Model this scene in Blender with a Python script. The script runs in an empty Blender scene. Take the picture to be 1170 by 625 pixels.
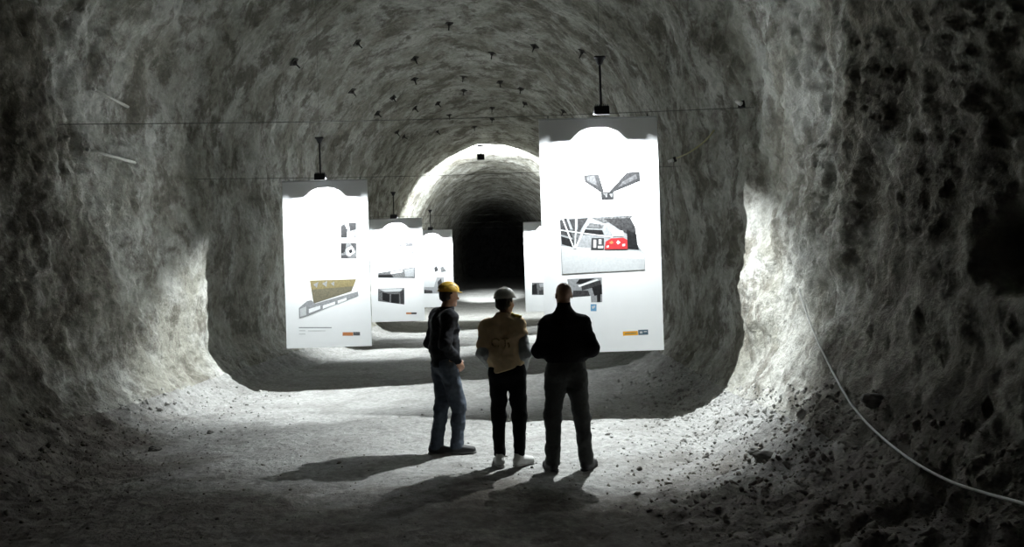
import bpy, bmesh, math, random
import numpy as np
from mathutils import Vector, Matrix
from mathutils.bvhtree import BVHTree

random.seed(7)
rng = np.random.default_rng(7)
SC = bpy.context.scene
COL = SC.collection

# ------------------------------------------------------------------ camera
F = 845.0
W, H = 1170, 625
EYE = Vector((0, 0, 1.8))
ROLL = math.radians(1.7)
yw = Vector(((565 - 585) / F, -(318 - 312.5) / F, -1)).normalized()
zw = Vector((-math.sin(ROLL), math.cos(ROLL), 0))
zw = (zw - yw * zw.dot(yw)).normalized()
xw = yw.cross(zw)
# rows = world axes in camera space -> matrix that takes camera space to world
R_WC = Matrix((xw, yw, zw))
cam_data = bpy.data.cameras.new('camera')
cam_data.sensor_width = 36
cam_data.lens = 36 * F / W
cam_data.clip_end = 400
cam = bpy.data.objects.new('camera', cam_data)
COL.objects.link(cam)
cam.matrix_world = Matrix.Translation(EYE) @ R_WC.to_4x4()
SC.camera = cam


def ray(px, py):
    return (R_WC @ Vector(((px - W / 2) / F, -(py - H / 2) / F, -1))).normalized()


def at(px, py, Y):
    d = ray(px, py)
    return EYE + d * (Y / d.y)


def floor_at(px, py, z=0.0):
    d = ray(px, py)
    return EYE + d * ((z - EYE.z) / d.z)


# ------------------------------------------------------------------ tagging
def tag(o, label=None, cat=None, group=None, kind=None):
    if label: o['label'] = label
    if cat: o['category'] = cat
    if group: o['group'] = group
    if kind: o['kind'] = kind
    return o


def empty(name, loc=(0, 0, 0), rz=0.0):
    o = bpy.data.objects.new(name, None)
    o.empty_display_size = 0.1
    o.location = loc
    o.rotation_euler = (0, 0, rz)
    COL.objects.link(o)
    return o


def link(name, me, mat=None, parent=None, smooth=True):
    o = bpy.data.objects.new(name, me)
    COL.objects.link(o)
    if mat is not None and not me.materials:
        me.materials.append(mat)
    if parent is not None:
        o.parent = parent
    if smooth and len(me.polygons):
        me.polygons.foreach_set('use_smooth', np.ones(len(me.polygons), dtype=bool))
    return o


def bm_obj(name, bm, mat=None, parent=None, smooth=False):
    me = bpy.data.meshes.new(name)
    bmesh.ops.recalc_face_normals(bm, faces=bm.faces)
    bm.to_mesh(me)
    bm.free()
    return link(name, me, mat, parent, smooth)


def np_mesh(name, verts, faces):
    """verts (n,3), faces (m,4) or (m,3)"""
    me = bpy.data.meshes.new(name)
    verts = np.asarray(verts, dtype=np.float32)
    faces = np.asarray(faces, dtype=np.int32)
    k = faces.shape[1]
    me.vertices.add(len(verts))
    me.vertices.foreach_set('co', verts.ravel())
    me.loops.add(faces.size)
    me.loops.foreach_set('vertex_index', faces.ravel())
    me.polygons.add(len(faces))
    me.polygons.foreach_set('loop_start', np.arange(0, faces.size, k, dtype=np.int32))
    me.update(calc_edges=True)
    me.validate()
    return me


# ------------------------------------------------------------------ numpy noise
_P = rng.permutation(256).astype(np.int64)
_P = np.concatenate([_P, _P, _P])
_G = rng.normal(size=(256, 3))
_G /= np.linalg.norm(_G, axis=1)[:, None]


def perlin(p):
    pi = np.floor(p).astype(np.int64)
    pf = p - pi
    pi &= 255
    u = pf * pf * pf * (pf * (pf * 6 - 15) + 10)
    out = 0
    for dx in (0, 1):
        wx = u[:, 0] if dx else 1 - u[:, 0]
        for dy in (0, 1):
            wy = u[:, 1] if dy else 1 - u[:, 1]
            for dz in (0, 1):
                wz = u[:, 2] if dz else 1 - u[:, 2]
                h = _P[_P[_P[(pi[:, 0] + dx) & 255] + ((pi[:, 1] + dy) & 255)] + ((pi[:, 2] + dz) & 255)]
                g = _G[h]
                out = out + wx * wy * wz * (g[:, 0] * (pf[:, 0] - dx) + g[:, 1] * (pf[:, 1] - dy) + g[:, 2] * (pf[:, 2] - dz))
    return out * 1.5


def fbm(p, octv=4, gain=0.5):
    a, s, o = 1.0, 0.0, 0.0
    q = p.copy()
    for _ in range(octv):
        s = s + a * perlin(q)
        q = q * 2.03 + 17.3
        a *= gain
    return s


def ridged(p, octv=3, gain=0.5):
    a, s = 1.0, 0.0
    q = p.copy()
    for _ in range(octv):
        s = s + a * (1 - 2 * np.abs(perlin(q)))
        q = q * 2.1 + 9.1
        a *= gain
    return s


# ------------------------------------------------------------------ materials
def lin(c):
    return tuple(((x / 12.92) if x <= 0.04045 else ((x + 0.055) / 1.055) ** 2.4) for x in c)


def mat(name, rgb, rough=0.8, metal=0.0, var=0.12, scale=30.0, bump=0.0, spec=0.4):
    m = bpy.data.materials.new(name)
    m.use_nodes = True
    nt = m.node_tree
    b = nt.nodes['Principled BSDF']
    b.inputs['Roughness'].default_value = rough
    b.inputs['Metallic'].default_value = metal
    b.inputs['Specular IOR Level'].default_value = spec
    tc = nt.nodes.new('ShaderNodeTexCoord')
    nz = nt.nodes.new('ShaderNodeTexNoise')
    nz.inputs['Scale'].default_value = scale
    nz.inputs['Detail'].default_value = 4
    nt.links.new(tc.outputs['Object'], nz.inputs['Vector'])
    rp = nt.nodes.new('ShaderNodeValToRGB')
    lo = tuple(max(0, x * (1 - var)) for x in rgb)
    hi = tuple(min(1, x * (1 + var)) for x in rgb)
    rp.color_ramp.elements[0].position = 0.3
    rp.color_ramp.elements[1].position = 0.7
    rp.color_ramp.elements[0].color = (*lo, 1)
    rp.color_ramp.elements[1].color = (*hi, 1)
    nt.links.new(nz.outputs['Fac'], rp.inputs['Fac'])
    nt.links.new(rp.outputs['Color'], b.inputs['Base Color'])
    if bump:
        bp = nt.nodes.new('ShaderNodeBump')
        bp.inputs['Strength'].default_value = bump
        bp.inputs['Distance'].default_value = 0.01
        nt.links.new(nz.outputs['Fac'], bp.inputs['Height'])
        nt.links.new(bp.outputs['Normal'], b.inputs['Normal'])
    return m


def rock_mat(name, pale, mid, dark, lo=0.34, bump=0.5, fine=9.0, darkamt=0.85, raw_shade=(0.36, 0.335, 0.31), y0=6.7, y1=8.3, slope=0.32, quad=0.0):
    m = bpy.data.materials.new(name)
    m.use_nodes = True
    nt = m.node_tree
    N, L = nt.nodes, nt.links
    b = N['Principled BSDF']
    b.inputs['Roughness'].default_value = 0.95
    b.inputs['Specular IOR Level'].default_value = 0.12
    tc = N.new('ShaderNodeTexCoord')

    def noise(scale, detail, rough=0.55, dist=0.0):
        n = N.new('ShaderNodeTexNoise')
        n.inputs['Scale'].default_value = scale
        n.inputs['Detail'].default_value = detail
        n.inputs['Roughness'].default_value = rough
        n.inputs['Distortion'].default_value = dist
        L.new(tc.outputs['Object'], n.inputs['Vector'])
        return n
    n1 = noise(0.9, 8, 0.66, 0.0)
    n2 = noise(1.5, 9, 0.72, 0.1)
    n3 = noise(fine, 6, 0.7)
    r1 = N.new('ShaderNodeValToRGB')
    e = r1.color_ramp.elements
    e[0].position, e[0].color = lo, (*mid, 1)
    e[1].position, e[1].color = 0.62, (*pale, 1)
    L.new(n1.outputs['Fac'], r1.inputs['Fac'])
    r2 = N.new('ShaderNodeValToRGB')
    e = r2.color_ramp.elements
    e[0].position, e[0].color = 0.42, (1, 1, 1, 1)
    e[1].position, e[1].color = 0.52, (0, 0, 0, 1)
    L.new(n2.outputs['Fac'], r2.inputs['Fac'])
    mm = N.new('ShaderNodeMath'); mm.operation = 'MULTIPLY'
    mm.inputs[1].default_value = darkamt
    L.new(r2.outputs['Color'], mm.inputs[0])
    mx = N.new('ShaderNodeMix'); mx.data_type = 'RGBA'
    L.new(mm.outputs[0], mx.inputs['Factor'])
    L.new(r1.outputs['Color'], mx.inputs['A'])
    mx.inputs['B'].default_value = (*dark, 1)
    # fine mottling
    r3 = N.new('ShaderNodeMapRange')
    r3.inputs['From Min'].default_value = 0.3
    r3.inputs['From Max'].default_value = 0.7
    r3.inputs['To Min'].default_value = 0.62
    r3.inputs['To Max'].default_value = 1.15
    L.new(n3.outputs['Fac'], r3.inputs['Value'])
    mu = N.new('ShaderNodeMix'); mu.data_type = 'RGBA'; mu.blend_type = 'MULTIPLY'
    mu.inputs['Factor'].default_value = 1.0
    L.new(mx.outputs['Result'], mu.inputs['A'])
    L.new(r3.outputs['Result'], mu.inputs['B'])
    # bare brown rock near the camera, painted darker for fading lamp light too, pale dusted rock further in, with a ragged border between
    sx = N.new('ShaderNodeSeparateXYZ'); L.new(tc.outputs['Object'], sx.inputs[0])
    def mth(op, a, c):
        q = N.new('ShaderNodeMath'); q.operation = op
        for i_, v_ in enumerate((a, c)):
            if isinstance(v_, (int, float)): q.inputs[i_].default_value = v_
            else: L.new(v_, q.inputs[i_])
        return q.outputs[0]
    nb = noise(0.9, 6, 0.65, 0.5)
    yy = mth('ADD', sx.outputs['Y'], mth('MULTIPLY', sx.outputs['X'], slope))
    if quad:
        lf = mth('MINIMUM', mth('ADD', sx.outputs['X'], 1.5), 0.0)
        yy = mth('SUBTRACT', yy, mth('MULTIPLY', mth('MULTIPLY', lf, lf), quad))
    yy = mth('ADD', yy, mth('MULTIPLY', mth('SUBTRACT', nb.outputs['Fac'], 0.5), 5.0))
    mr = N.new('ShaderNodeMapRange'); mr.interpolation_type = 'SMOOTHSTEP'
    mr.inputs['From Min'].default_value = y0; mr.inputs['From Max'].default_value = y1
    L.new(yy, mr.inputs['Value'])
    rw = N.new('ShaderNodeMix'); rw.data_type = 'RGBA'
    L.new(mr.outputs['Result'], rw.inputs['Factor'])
    rw.inputs['A'].default_value = (*raw_shade, 1); rw.inputs['B'].default_value = (1, 1, 1, 1)
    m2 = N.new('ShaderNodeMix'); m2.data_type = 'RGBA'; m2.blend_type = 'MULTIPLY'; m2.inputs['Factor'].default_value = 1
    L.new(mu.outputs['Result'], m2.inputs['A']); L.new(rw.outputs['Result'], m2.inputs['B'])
    L.new(m2.outputs['Result'], b.inputs['Base Color'])
    n4 = noise(22, 8, 0.7)
    bp = N.new('ShaderNodeBump')
    bp.inputs['Strength'].default_value = bump
    bp.inputs['Distance'].default_value = 0.05
    L.new(n4.outputs['Fac'], bp.inputs['Height'])
    n5 = noise(6.5, 5, 0.6, 0.0)
    b2 = N.new('ShaderNodeBump')
    b2.inputs['Strength'].default_value = bump * 0.8
    b2.inputs['Distance'].default_value = 0.14
    L.new(n5.outputs['Fac'], b2.inputs['Height'])
    L.new(bp.outputs['Normal'], b2.inputs['Normal'])
    L.new(b2.outputs['Normal'], b.inputs['Normal'])
    return m


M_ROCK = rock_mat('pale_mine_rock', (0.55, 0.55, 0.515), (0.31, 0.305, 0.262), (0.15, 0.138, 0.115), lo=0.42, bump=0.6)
M_ENDSHADE = rock_mat('tunnel_end_shade', (0.05, 0.05, 0.048), (0.04, 0.04, 0.04), (0.02, 0.02, 0.02), bump=0.1)  # near-black colour stands in for the unlit end of the tunnel
M_FLOOR = rock_mat('trodden_dust', (0.40, 0.40, 0.385), (0.33, 0.33, 0.315), (0.25, 0.245, 0.23), bump=0.5, fine=14, darkamt=0.5, raw_shade=(0.40, 0.36, 0.33), y0=5.3, y1=7.6, slope=0.12, quad=0.26)  # brown soil tint near the camera also paints in the lamp light's fall-off
M_GRAVEL = rock_mat('loose_gravel', (0.42, 0.42, 0.40), (0.34, 0.335, 0.32), (0.22, 0.215, 0.20), bump=0.3, raw_shade=(0.45, 0.41, 0.37))
M_STONE = mat('dark_stone', (0.14, 0.135, 0.125), 0.95, var=0.3, scale=12, bump=0.5)
M_PAPER = mat('banner_white', (0.82, 0.84, 0.85), 0.6, var=0.01, scale=6, spec=0.25)
M_BLACK = mat('black_metal', (0.018, 0.018, 0.02), 0.5, metal=0.3)
M_STEEL = mat('steel_cable', (0.09, 0.09, 0.085), 0.5, metal=0.5)
M_BOLT = mat('rusty_bolt_steel', (0.035, 0.032, 0.028), 0.7, metal=0.4, var=0.3)
M_PALEROD = mat('pale_rod', (0.48, 0.48, 0.44), 0.6)
M_ROPE = mat('pale_hose', (0.46, 0.46, 0.44), 0.6)
M_TAG = mat('white_plastic', (0.8, 0.8, 0.78), 0.45)
M_YCORD = mat('yellowish_cord', (0.42, 0.39, 0.20), 0.6)

# ------------------------------------------------------------------ tunnel
SPRING, RAD, HALF = 3.75, 4.2, 4.2


def smooth(a, b, x):
    t = np.clip((x - a) / (b - a), 0, 1)
    return t * t * (3 - 2 * t)


def axis_x(D):
    return -0.86 + (np.minimum(D, 36) - 12.5) * 0.041 + np.maximum(D - 36, 0) * 0.006


def rise(D):
    t = np.maximum(D - 38, 0)
    return 0.0278 * t * smooth(0, 16, t)


def profile(D, n_floor, n_fil, n_wall, n_arch):
    """closed horseshoe at depth D, starting at the left end of the floor; returns pts (n,2) and normals out of the rock"""
    fl = 1.0 + 0.75 * (1 - smooth(6.5, 10.5, D))
    fr = 1.15 + 0.7 * (1 - smooth(6.0, 8.5, D))
    pts = []
    x = np.linspace(-HALF + fl, HALF - fr, n_floor, endpoint=False)
    pts.append(np.stack([x, np.zeros_like(x)], 1))
    t = np.linspace(0, math.pi / 2, n_fil, endpoint=False)
    hr = fr * 0.95
    pts.append(np.stack([HALF - fr + fr * np.sin(t), hr * (1 - np.cos(t))], 1))
    z = np.linspace(hr, SPRING, n_wall, endpoint=False)
    bow = 0.10 * np.sin((z - hr) / (SPRING - hr) * math.pi)
    pts.append(np.stack([HALF + bow * 0, z], 1))
    t = np.linspace(0, math.pi, n_arch, endpoint=False)
    pts.append(np.stack([RAD * np.cos(t), SPRING + RAD * np.sin(t)], 1))
    hl = fl * 0.9
    z = np.linspace(SPRING, hl, n_wall, endpoint=False)
    pts.append(np.stack([np.full_like(z, -HALF), z], 1))
    t = np.linspace(math.pi / 2, 0, n_fil, endpoint=False)
    pts.append(np.stack([-HALF + fl - fl * np.sin(t), hl * (1 - np.cos(t))], 1))
    return np.concatenate(pts)


N_FLOOR, N_FIL, N_WALL, N_ARCH = 120, 34, 58, 210
ds = [-5.0]
while ds[-1] < 104:
    d = ds[-1]
    if d < 2: s = 0.2
    elif d < 13: s = 0.05
    elif d < 36: s = 0.05 + (d - 13) * 0.006
    else: s = 0.19 + (d - 36) * 0.02
    ds.append(d + s)
DS = np.array(ds)
rings = []
for D in DS:
    p = profile(D, N_FLOOR, N_FIL, N_WALL, N_ARCH)
    rings.append(p)
P2D = np.stack(rings)                      # (nd, nu, 2)
nd, nu = P2D.shape[:2]
tan = np.roll(P2D, -1, 1) - np.roll(P2D, 1, 1)
nrm = np.stack([tan[..., 1], -tan[..., 0]], -1)
nrm /= np.linalg.norm(nrm, axis=-1)[..., None]  # points out into the rock
Dg = np.repeat(DS[:, None], nu, 1)
base = np.stack([P2D[..., 0] + axis_x(Dg), Dg, P2D[..., 1] + rise(Dg)], -1)
flat = base.reshape(-1, 3)
# roughness weight: floor nearly level, walls rough
seg = np.concatenate([np.zeros(N_FLOOR), np.full(N_FIL, 0.5), np.ones(N_WALL), np.ones(N_ARCH), np.ones(N_WALL), np.full(N_FIL, 0.5)])
k = np.ones(25) / 25
segw = np.convolve(np.concatenate([seg[-12:], seg, seg[:12]]), k, mode='valid')
Wt = np.repeat(segw[None, :], nd, 0).ravel()
sk = flat.copy()
sk[:, 1] = flat[:, 1] + flat[:, 2] * 0.55     # slanting blast marks on the walls
big = fbm(flat * 0.42, 3)
med = fbm(sk * 1.35 + 31, 4, 0.55)
rid = ridged(sk * np.array([3.4, 3.4, 1.5]) + 5, 4, 0.62)
fin = fbm(flat * 6.5 + 3, 3, 0.7)
calm = smooth(8.0, 14.0, flat[:, 1]) * 0.45          # near walls are coarser than the trimmed gallery behind
disp = Wt * (0.20 * big * (1 - 0.5 * calm) + 0.085 * med * (1 - calm) + 0.036 * rid * (1 - 2 * calm) + 0.034 * fin * (1 - calm))
fl_d = (1 - Wt) * (0.035 * fbm(flat * 0.5 + 50, 3) + 0.018 * fbm(flat * 2.4 + 8, 3) + 0.010 * fin)
rub = np.exp(-((Wt - 0.45) / 0.25) ** 2) * (0.045 * fbm(flat * 4.5 + 77, 4, 0.65))
# dark side niche in the right wall, close to the camera
nic = np.exp(-(((flat[:, 1] - 3.95) / 0.50) ** 4 + ((flat[:, 2] - 1.88) / 0.20) ** 4)) * (flat[:, 0] > 1.5)
tot = disp + fl_d + rub + 1.1 * nic
n3 = np.stack([nrm[..., 0], np.zeros_like(nrm[..., 0]), nrm[..., 1]], -1).reshape(-1, 3)
VT = (flat + n3 * tot[:, None]).reshape(nd, nu, 3)


def strip(name, u0, u1, material):
    idx = np.arange(u0, u1 + 1) % nu
    v = VT[:, idx].reshape(-1, 3)
    n = len(idx)
    i, j = np.meshgrid(np.arange(nd - 1), np.arange(n - 1), indexing='ij')
    a = (i * n + j).ravel()
    f = np.stack([a, a + n, a + n + 1, a + 1], 1)
    return tag(link(name, np_mesh(name, v, f), material), kind='structure')


half_fil = N_FIL // 2
a_floor0, a_floor1 = -half_fil, N_FLOOR + half_fil
a_rw1 = N_FLOOR + N_FIL + N_WALL + 24
a_ce1 = N_FLOOR + N_FIL + N_WALL + N_ARCH - 24
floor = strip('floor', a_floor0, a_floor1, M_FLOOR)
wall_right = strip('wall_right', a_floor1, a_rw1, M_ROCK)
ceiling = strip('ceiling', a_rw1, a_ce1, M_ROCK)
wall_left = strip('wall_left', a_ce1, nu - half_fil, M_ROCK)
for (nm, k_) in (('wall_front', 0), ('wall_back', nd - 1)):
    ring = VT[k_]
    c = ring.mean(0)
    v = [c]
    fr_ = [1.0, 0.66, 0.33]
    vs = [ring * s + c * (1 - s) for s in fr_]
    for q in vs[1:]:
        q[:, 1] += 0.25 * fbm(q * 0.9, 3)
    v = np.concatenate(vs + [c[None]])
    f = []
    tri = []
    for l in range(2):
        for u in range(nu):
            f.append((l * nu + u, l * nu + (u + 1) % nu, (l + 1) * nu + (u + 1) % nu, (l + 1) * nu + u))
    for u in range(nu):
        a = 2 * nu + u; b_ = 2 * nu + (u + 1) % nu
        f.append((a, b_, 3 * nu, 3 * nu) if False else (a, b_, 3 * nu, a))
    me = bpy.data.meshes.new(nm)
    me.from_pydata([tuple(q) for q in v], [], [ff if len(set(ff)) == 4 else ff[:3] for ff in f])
    tag(link(nm, me, M_ENDSHADE if k_ else M_ROCK), kind='structure')

# BVH of the whole shell (coarse use: resting things on it)
sub = VT
i, j = np.meshgrid(np.arange(nd - 1), np.arange(nu), indexing='ij')
jn = (j + 1) % nu
FT = np.stack([(i * nu + j).ravel(), ((i + 1) * nu + j).ravel(), ((i + 1) * nu + jn).ravel(), (i * nu + jn).ravel()], 1)
BVH = BVHTree.FromPolygons([tuple(q) for q in VT.reshape(-1, 3)], [tuple(q) for q in FT.tolist()])


def hit(px, py):
    d = ray(px, py)
    loc, n, _, _ = BVH.ray_cast(EYE, d)
    if n.dot(d) > 0: n = -n
    return loc, n


def ground(x, y, z0=3.0):
    loc, n, _, _ = BVH.ray_cast(Vector((x, y, z0)), Vector((0, 0, -1)))
    if n.z < 0: n = -n
    return loc, n


# ------------------------------------------------------------------ small shape helpers
def bm_box(bm, c, s, bev=0.0, rot=None):
    m = Matrix.Translation(c) @ (rot.to_4x4() if rot else Matrix.Identity(4)) @ Matrix.Diagonal((*s, 1))
    r = bmesh.ops.create_cube(bm, size=1, matrix=m)
    if bev:
        es = list({e for v in r['verts'] for e in v.link_edges})
        bmesh.ops.bevel(bm, geom=es, offset=bev, segments=2, affect='EDGES', profile=0.7)


def bm_cyl(bm, p0, p1, r0, r1=None, seg=12):
    p0, p1 = Vector(p0), Vector(p1)
    r1 = r0 if r1 is None else r1
    d = p1 - p0
    q = d.to_track_quat('Z', 'Y').to_matrix().to_4x4()
    bmesh.ops.create_cone(bm, cap_ends=True, segments=seg, radius1=r0, radius2=r1, depth=d.length,
                          matrix=Matrix.Translation((p0 + p1) / 2) @ q)


def bm_tube(bm, pts, r, seg=8):
    pts = [Vector(p) for p in pts]
    rings_ = []
    up = Vector((0, 0, 1))
    for i_, p in enumerate(pts):
        t = (pts[min(i_ + 1, len(pts) - 1)] - pts[max(i_ - 1, 0)]).normalized()
        a = t.cross(up)
        if a.length < 1e-3: a = t.cross(Vector((1, 0, 0)))
        a.normalize()
        b_ = t.cross(a)
        rings_.append([bm.verts.new(p + (a * math.cos(q) + b_ * math.sin(q)) * r) for q in [2 * math.pi * s / seg for s in range(seg)]])
    for a, b_ in zip(rings_, rings_[1:]):
        for s in range(seg):
            bm.faces.new((a[s], a[(s + 1) % seg], b_[(s + 1) % seg], b_[s]))
    bm.faces.new(rings_[0]); bm.faces.new(rings_[-1])


def catmull(pts, n=8):
    pts = [Vector(p) for p in pts]
    P = [pts[0] * 2 - pts[1]] + pts + [pts[-1] * 2 - pts[-2]]
    out = []
    for i_ in range(1, len(P) - 2):
        for k_ in range(n):
            t = k_ / n
            a, b_, c, d = P[i_ - 1], P[i_], P[i_ + 1], P[i_ + 2]
            out.append(0.5 * ((2 * b_) + (c - a) * t + (2 * a - 5 * b_ + 4 * c - d) * t * t + (-a + 3 * b_ - 3 * c + d) * t ** 3))
    out.append(pts[-1])
    return out


# ------------------------------------------------------------------ banners
_grey = {}


def gm(name, rgb):
    if name not in _grey:
        _grey[name] = mat(name, rgb, 0.55, var=0.55 if max(rgb) < 0.13 else 0.2 if max(rgb) < 0.31 else 0.08, scale=38, spec=0.25)
    return _grey[name]


GREYS = {
    'k': gm('print_black', (0.012, 0.012, 0.013)),
    'd': gm('print_dark_grey', (0.04, 0.04, 0.042)),
    'm': gm('print_mid_grey', (0.12, 0.122, 0.125)),
    'l': gm('print_light_grey', (0.28, 0.29, 0.30)),
    'p': gm('print_pale_grey', (0.52, 0.54, 0.55)),
    'w': gm('print_white', (0.80, 0.82, 0.83)),
    'r': gm('print_red', (0.42, 0.03, 0.035)),
    'o': gm('print_orange', (0.75, 0.36, 0.02)),
    's': gm('print_slate', (0.07, 0.12, 0.16)),
    'b': gm('print_blue', (0.13, 0.30, 0.48)),
    'g': gm('print_gold', (0.24, 0.20, 0.10)),
    'e': gm('print_ochre_grey', (0.16, 0.145, 0.10)),
    't': gm('print_terracotta', (0.50, 0.20, 0.08)),
}


def pix_print(name, Y, root, shapes, label=None):
    """a printed picture: flat ink polygons on the banner face, each layer a fraction of a millimetre above the last; corners given where they sit in the photo"""
    bm = bmesh.new()
    used = []
    for n_, (key, poly) in enumerate(shapes):
        if len(poly) == 2:
            (x0, y0), (x1, y1) = poly
            poly = [(x0, y0), (x1, y0), (x1, y1), (x0, y1)]
        vs = []
        for (x, y) in poly:
            p = at(x, y, Y) - root.location
            vs.append(bm.verts.new((p.x, -0.0053 - 0.00012 * Y / 9 * n_, p.z)))
        f = bm.faces.new(vs)
        if key not in used: used.append(key)
        f.material_index = used.index(key)
    for f in bm.faces:
        f.normal_update()
        if f.normal.y > 0: f.normal_flip()
    me = bpy.data.meshes.new(name)
    bm.to_mesh(me); bm.free()
    for key in used: me.materials.append(GREYS[key])
    o = link(name, me, None, root, smooth=False)
    if label: o['label'] = label
    return o


LIGHTC = (0.93, 0.985, 1.0)


def banner(Y, tl, tr, bl, br, label):
    TL, TR, BL, BR = (at(*q, Y) for q in (tl, tr, bl, br))
    cx = (TL.x + TR.x + BL.x + BR.x) / 4
    wd = ((TR.x - TL.x) + (BR.x - BL.x)) / 2
    zt = (TL.z + TR.z) / 2
    zb = (BL.z + BR.z) / 2
    root = empty('exhibition_banner', (cx, Y, zb))
    tag(root, label, 'banner', 'hanging exhibition banners')
    # sheet with a slight belly, 6 mm thick
    nx, nz = 12, 24
    bm = bmesh.new()
    g = {}
    for s in (0, 1):
        for a in range(nx + 1):
            for b_ in range(nz + 1):
                u, v = a / nx, b_ / nz
                g[s, a, b_] = bm.verts.new(((u - 0.5) * wd, (-0.005 if s == 0 else 0.003), v * (zt - zb)))
    for s in (0, 1):
        for a in range(nx):
            for b_ in range(nz):
                bm.faces.new((g[s, a, b_], g[s, a + 1, b_], g[s, a + 1, b_ + 1], g[s, a, b_ + 1]))
    rim = [(a, 0) for a in range(nx)] + [(nx, b_) for b_ in range(nz)] + [(a, nz) for a in range(nx, 0, -1)] + [(0, b_) for b_ in range(nz, 0, -1)]
    for q, w in zip(rim, rim[1:] + rim[:1]):
        bm.faces.new((g[0, q[0], q[1]], g[0, w[0], w[1]], g[1, w[0], w[1]], g[1, q[0], q[1]]))
    bm_obj('sheet', bm, M_PAPER, root)
    # hems top and bottom
    bm = bmesh.new()
    bm_cyl(bm, (-wd / 2, 0, zt - zb + 0.006), (wd / 2, 0, zt - zb + 0.006), 0.011, seg=10)
    bm_obj('top_rail', bm, GREYS['p'], root, True)
    for sx in (-0.42, 0.42):
        bm = bmesh.new()
        bm_cyl(bm, (sx * wd, 0, zt - zb + 0.01), (sx * wd, 0, zt - zb + 0.05), 0.006, seg=8)
        bm_obj('hanging_clip', bm, M_BLACK, root, True)
    return root, cx, wd, zt, zb


def spot_lamp(cx, Y, zt, label, watts, d=0.30, rod=0.60, tilt=18, spread=132):
    x, y, z = cx, Y - d, zt + 0.03
    root = empty('hanging_spotlight', (x, y, z))
    tag(root, label, 'lamp', 'hanging spotlights over the banners')
    bm = bmesh.new()
    bm_box(bm, (0, 0.0, 0.035), (0.18, 0.12, 0.022), 0.004)
    rim = [(-0.09, -0.036), (-0.046, -0.036), (-0.030, -0.020), (-0.014, -0.014), (0.014, -0.014), (0.030, -0.020), (0.046, -0.036), (0.09, -0.036)]
    for (xa, za), (xb, zb_) in zip(rim, rim[1:]):                                # scalloped rim towards the banner
        q = [bm.verts.new((x_, y_, z_)) for y_ in (0.038, 0.044) for (x_, z_) in ((xa, za), (xb, zb_), (xb, 0.03), (xa, 0.03))]
        for f_ in ((0, 1, 2, 3), (7, 6, 5, 4), (0, 4, 5, 1), (1, 5, 6, 2), (2, 6, 7, 3), (3, 7, 4, 0)):
            bm.faces.new([q[i_] for i_ in f_])
    bm_box(bm, (0, -0.055, -0.013), (0.18, 0.008, 0.086))
    bm_box(bm, (-0.086, 0, 0.008), (0.008, 0.12, 0.036)); bm_box(bm, (0.086, 0, 0.008), (0.008, 0.12, 0.036))
    for k_ in range(7):
        bm_box(bm, (-0.072 + 0.024 * k_, 0.0, 0.056), (0.006, 0.10, 0.024))
    hs = bm_obj('housing', bm, M_BLACK, root)
    bm = bmesh.new()
    bm_box(bm, (0, 0.0, 0.022), (0.15, 0.09, 0.004), 0.0)
    m = bpy.data.materials.get('lamp_glass')
    if m is None:
        m = bpy.data.materials.new('lamp_glass'); m.use_nodes = True
        b_ = m.node_tree.nodes['Principled BSDF']
        b_.inputs['Base Color'].default_value = (0.9, 0.95, 1, 1)
        b_.inputs['Emission Color'].default_value = (*LIGHTC, 1)
        b_.inputs['Emission Strength'].default_value = 6
    bm_obj('lamp_glass', bm, m, hs)
    bm = bmesh.new()
    bm_cyl(bm, (0, 0.0, 0.05), (0, 0.0, rod), 0.014, seg=12)
    bm_obj('rod', bm, M_BLACK, root, True)
    bm = bmesh.new()
    bm_cyl(bm, (0, 0.0, rod - 0.05), (0, 0.0, rod + 0.03), 0.022, 0.06, seg=14)
    bm_box(bm, (0, 0.0, rod + 0.04), (0.135, 0.07, 0.022), 0.004)
    bm_obj('mounting_bracket', bm, M_BLACK, root)
    up, _, _, _ = BVH.ray_cast(Vector((x, y, z + rod)), Vector((0, 0, 1)))
    bm = bmesh.new()
    bm_cyl(bm, (0, 0.0, rod + 0.04), (0, 0.02, up.z - z + 0.03), 0.0022, seg=6)
    bm_obj('suspension_wire', bm, M_STEEL, root, True)
    ld = bpy.data.lights.new('spotlight_beam', 'SPOT')
    ld.spot_size = math.radians(spread); ld.spot_blend = 0.6; ld.shadow_soft_size = 0.008
    ld.energy = watts; ld.color = LIGHTC
    lo = bpy.data.objects.new('spotlight_beam', ld)
    COL.objects.link(lo)
    lo.parent = hs
    lo.location = (0, 0.0, 0.012)
    lo.rotation_euler = (math.radians(tilt), 0, 0)   # leans the beam towards the banner (+Y)
    return root


LW = 1000
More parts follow.
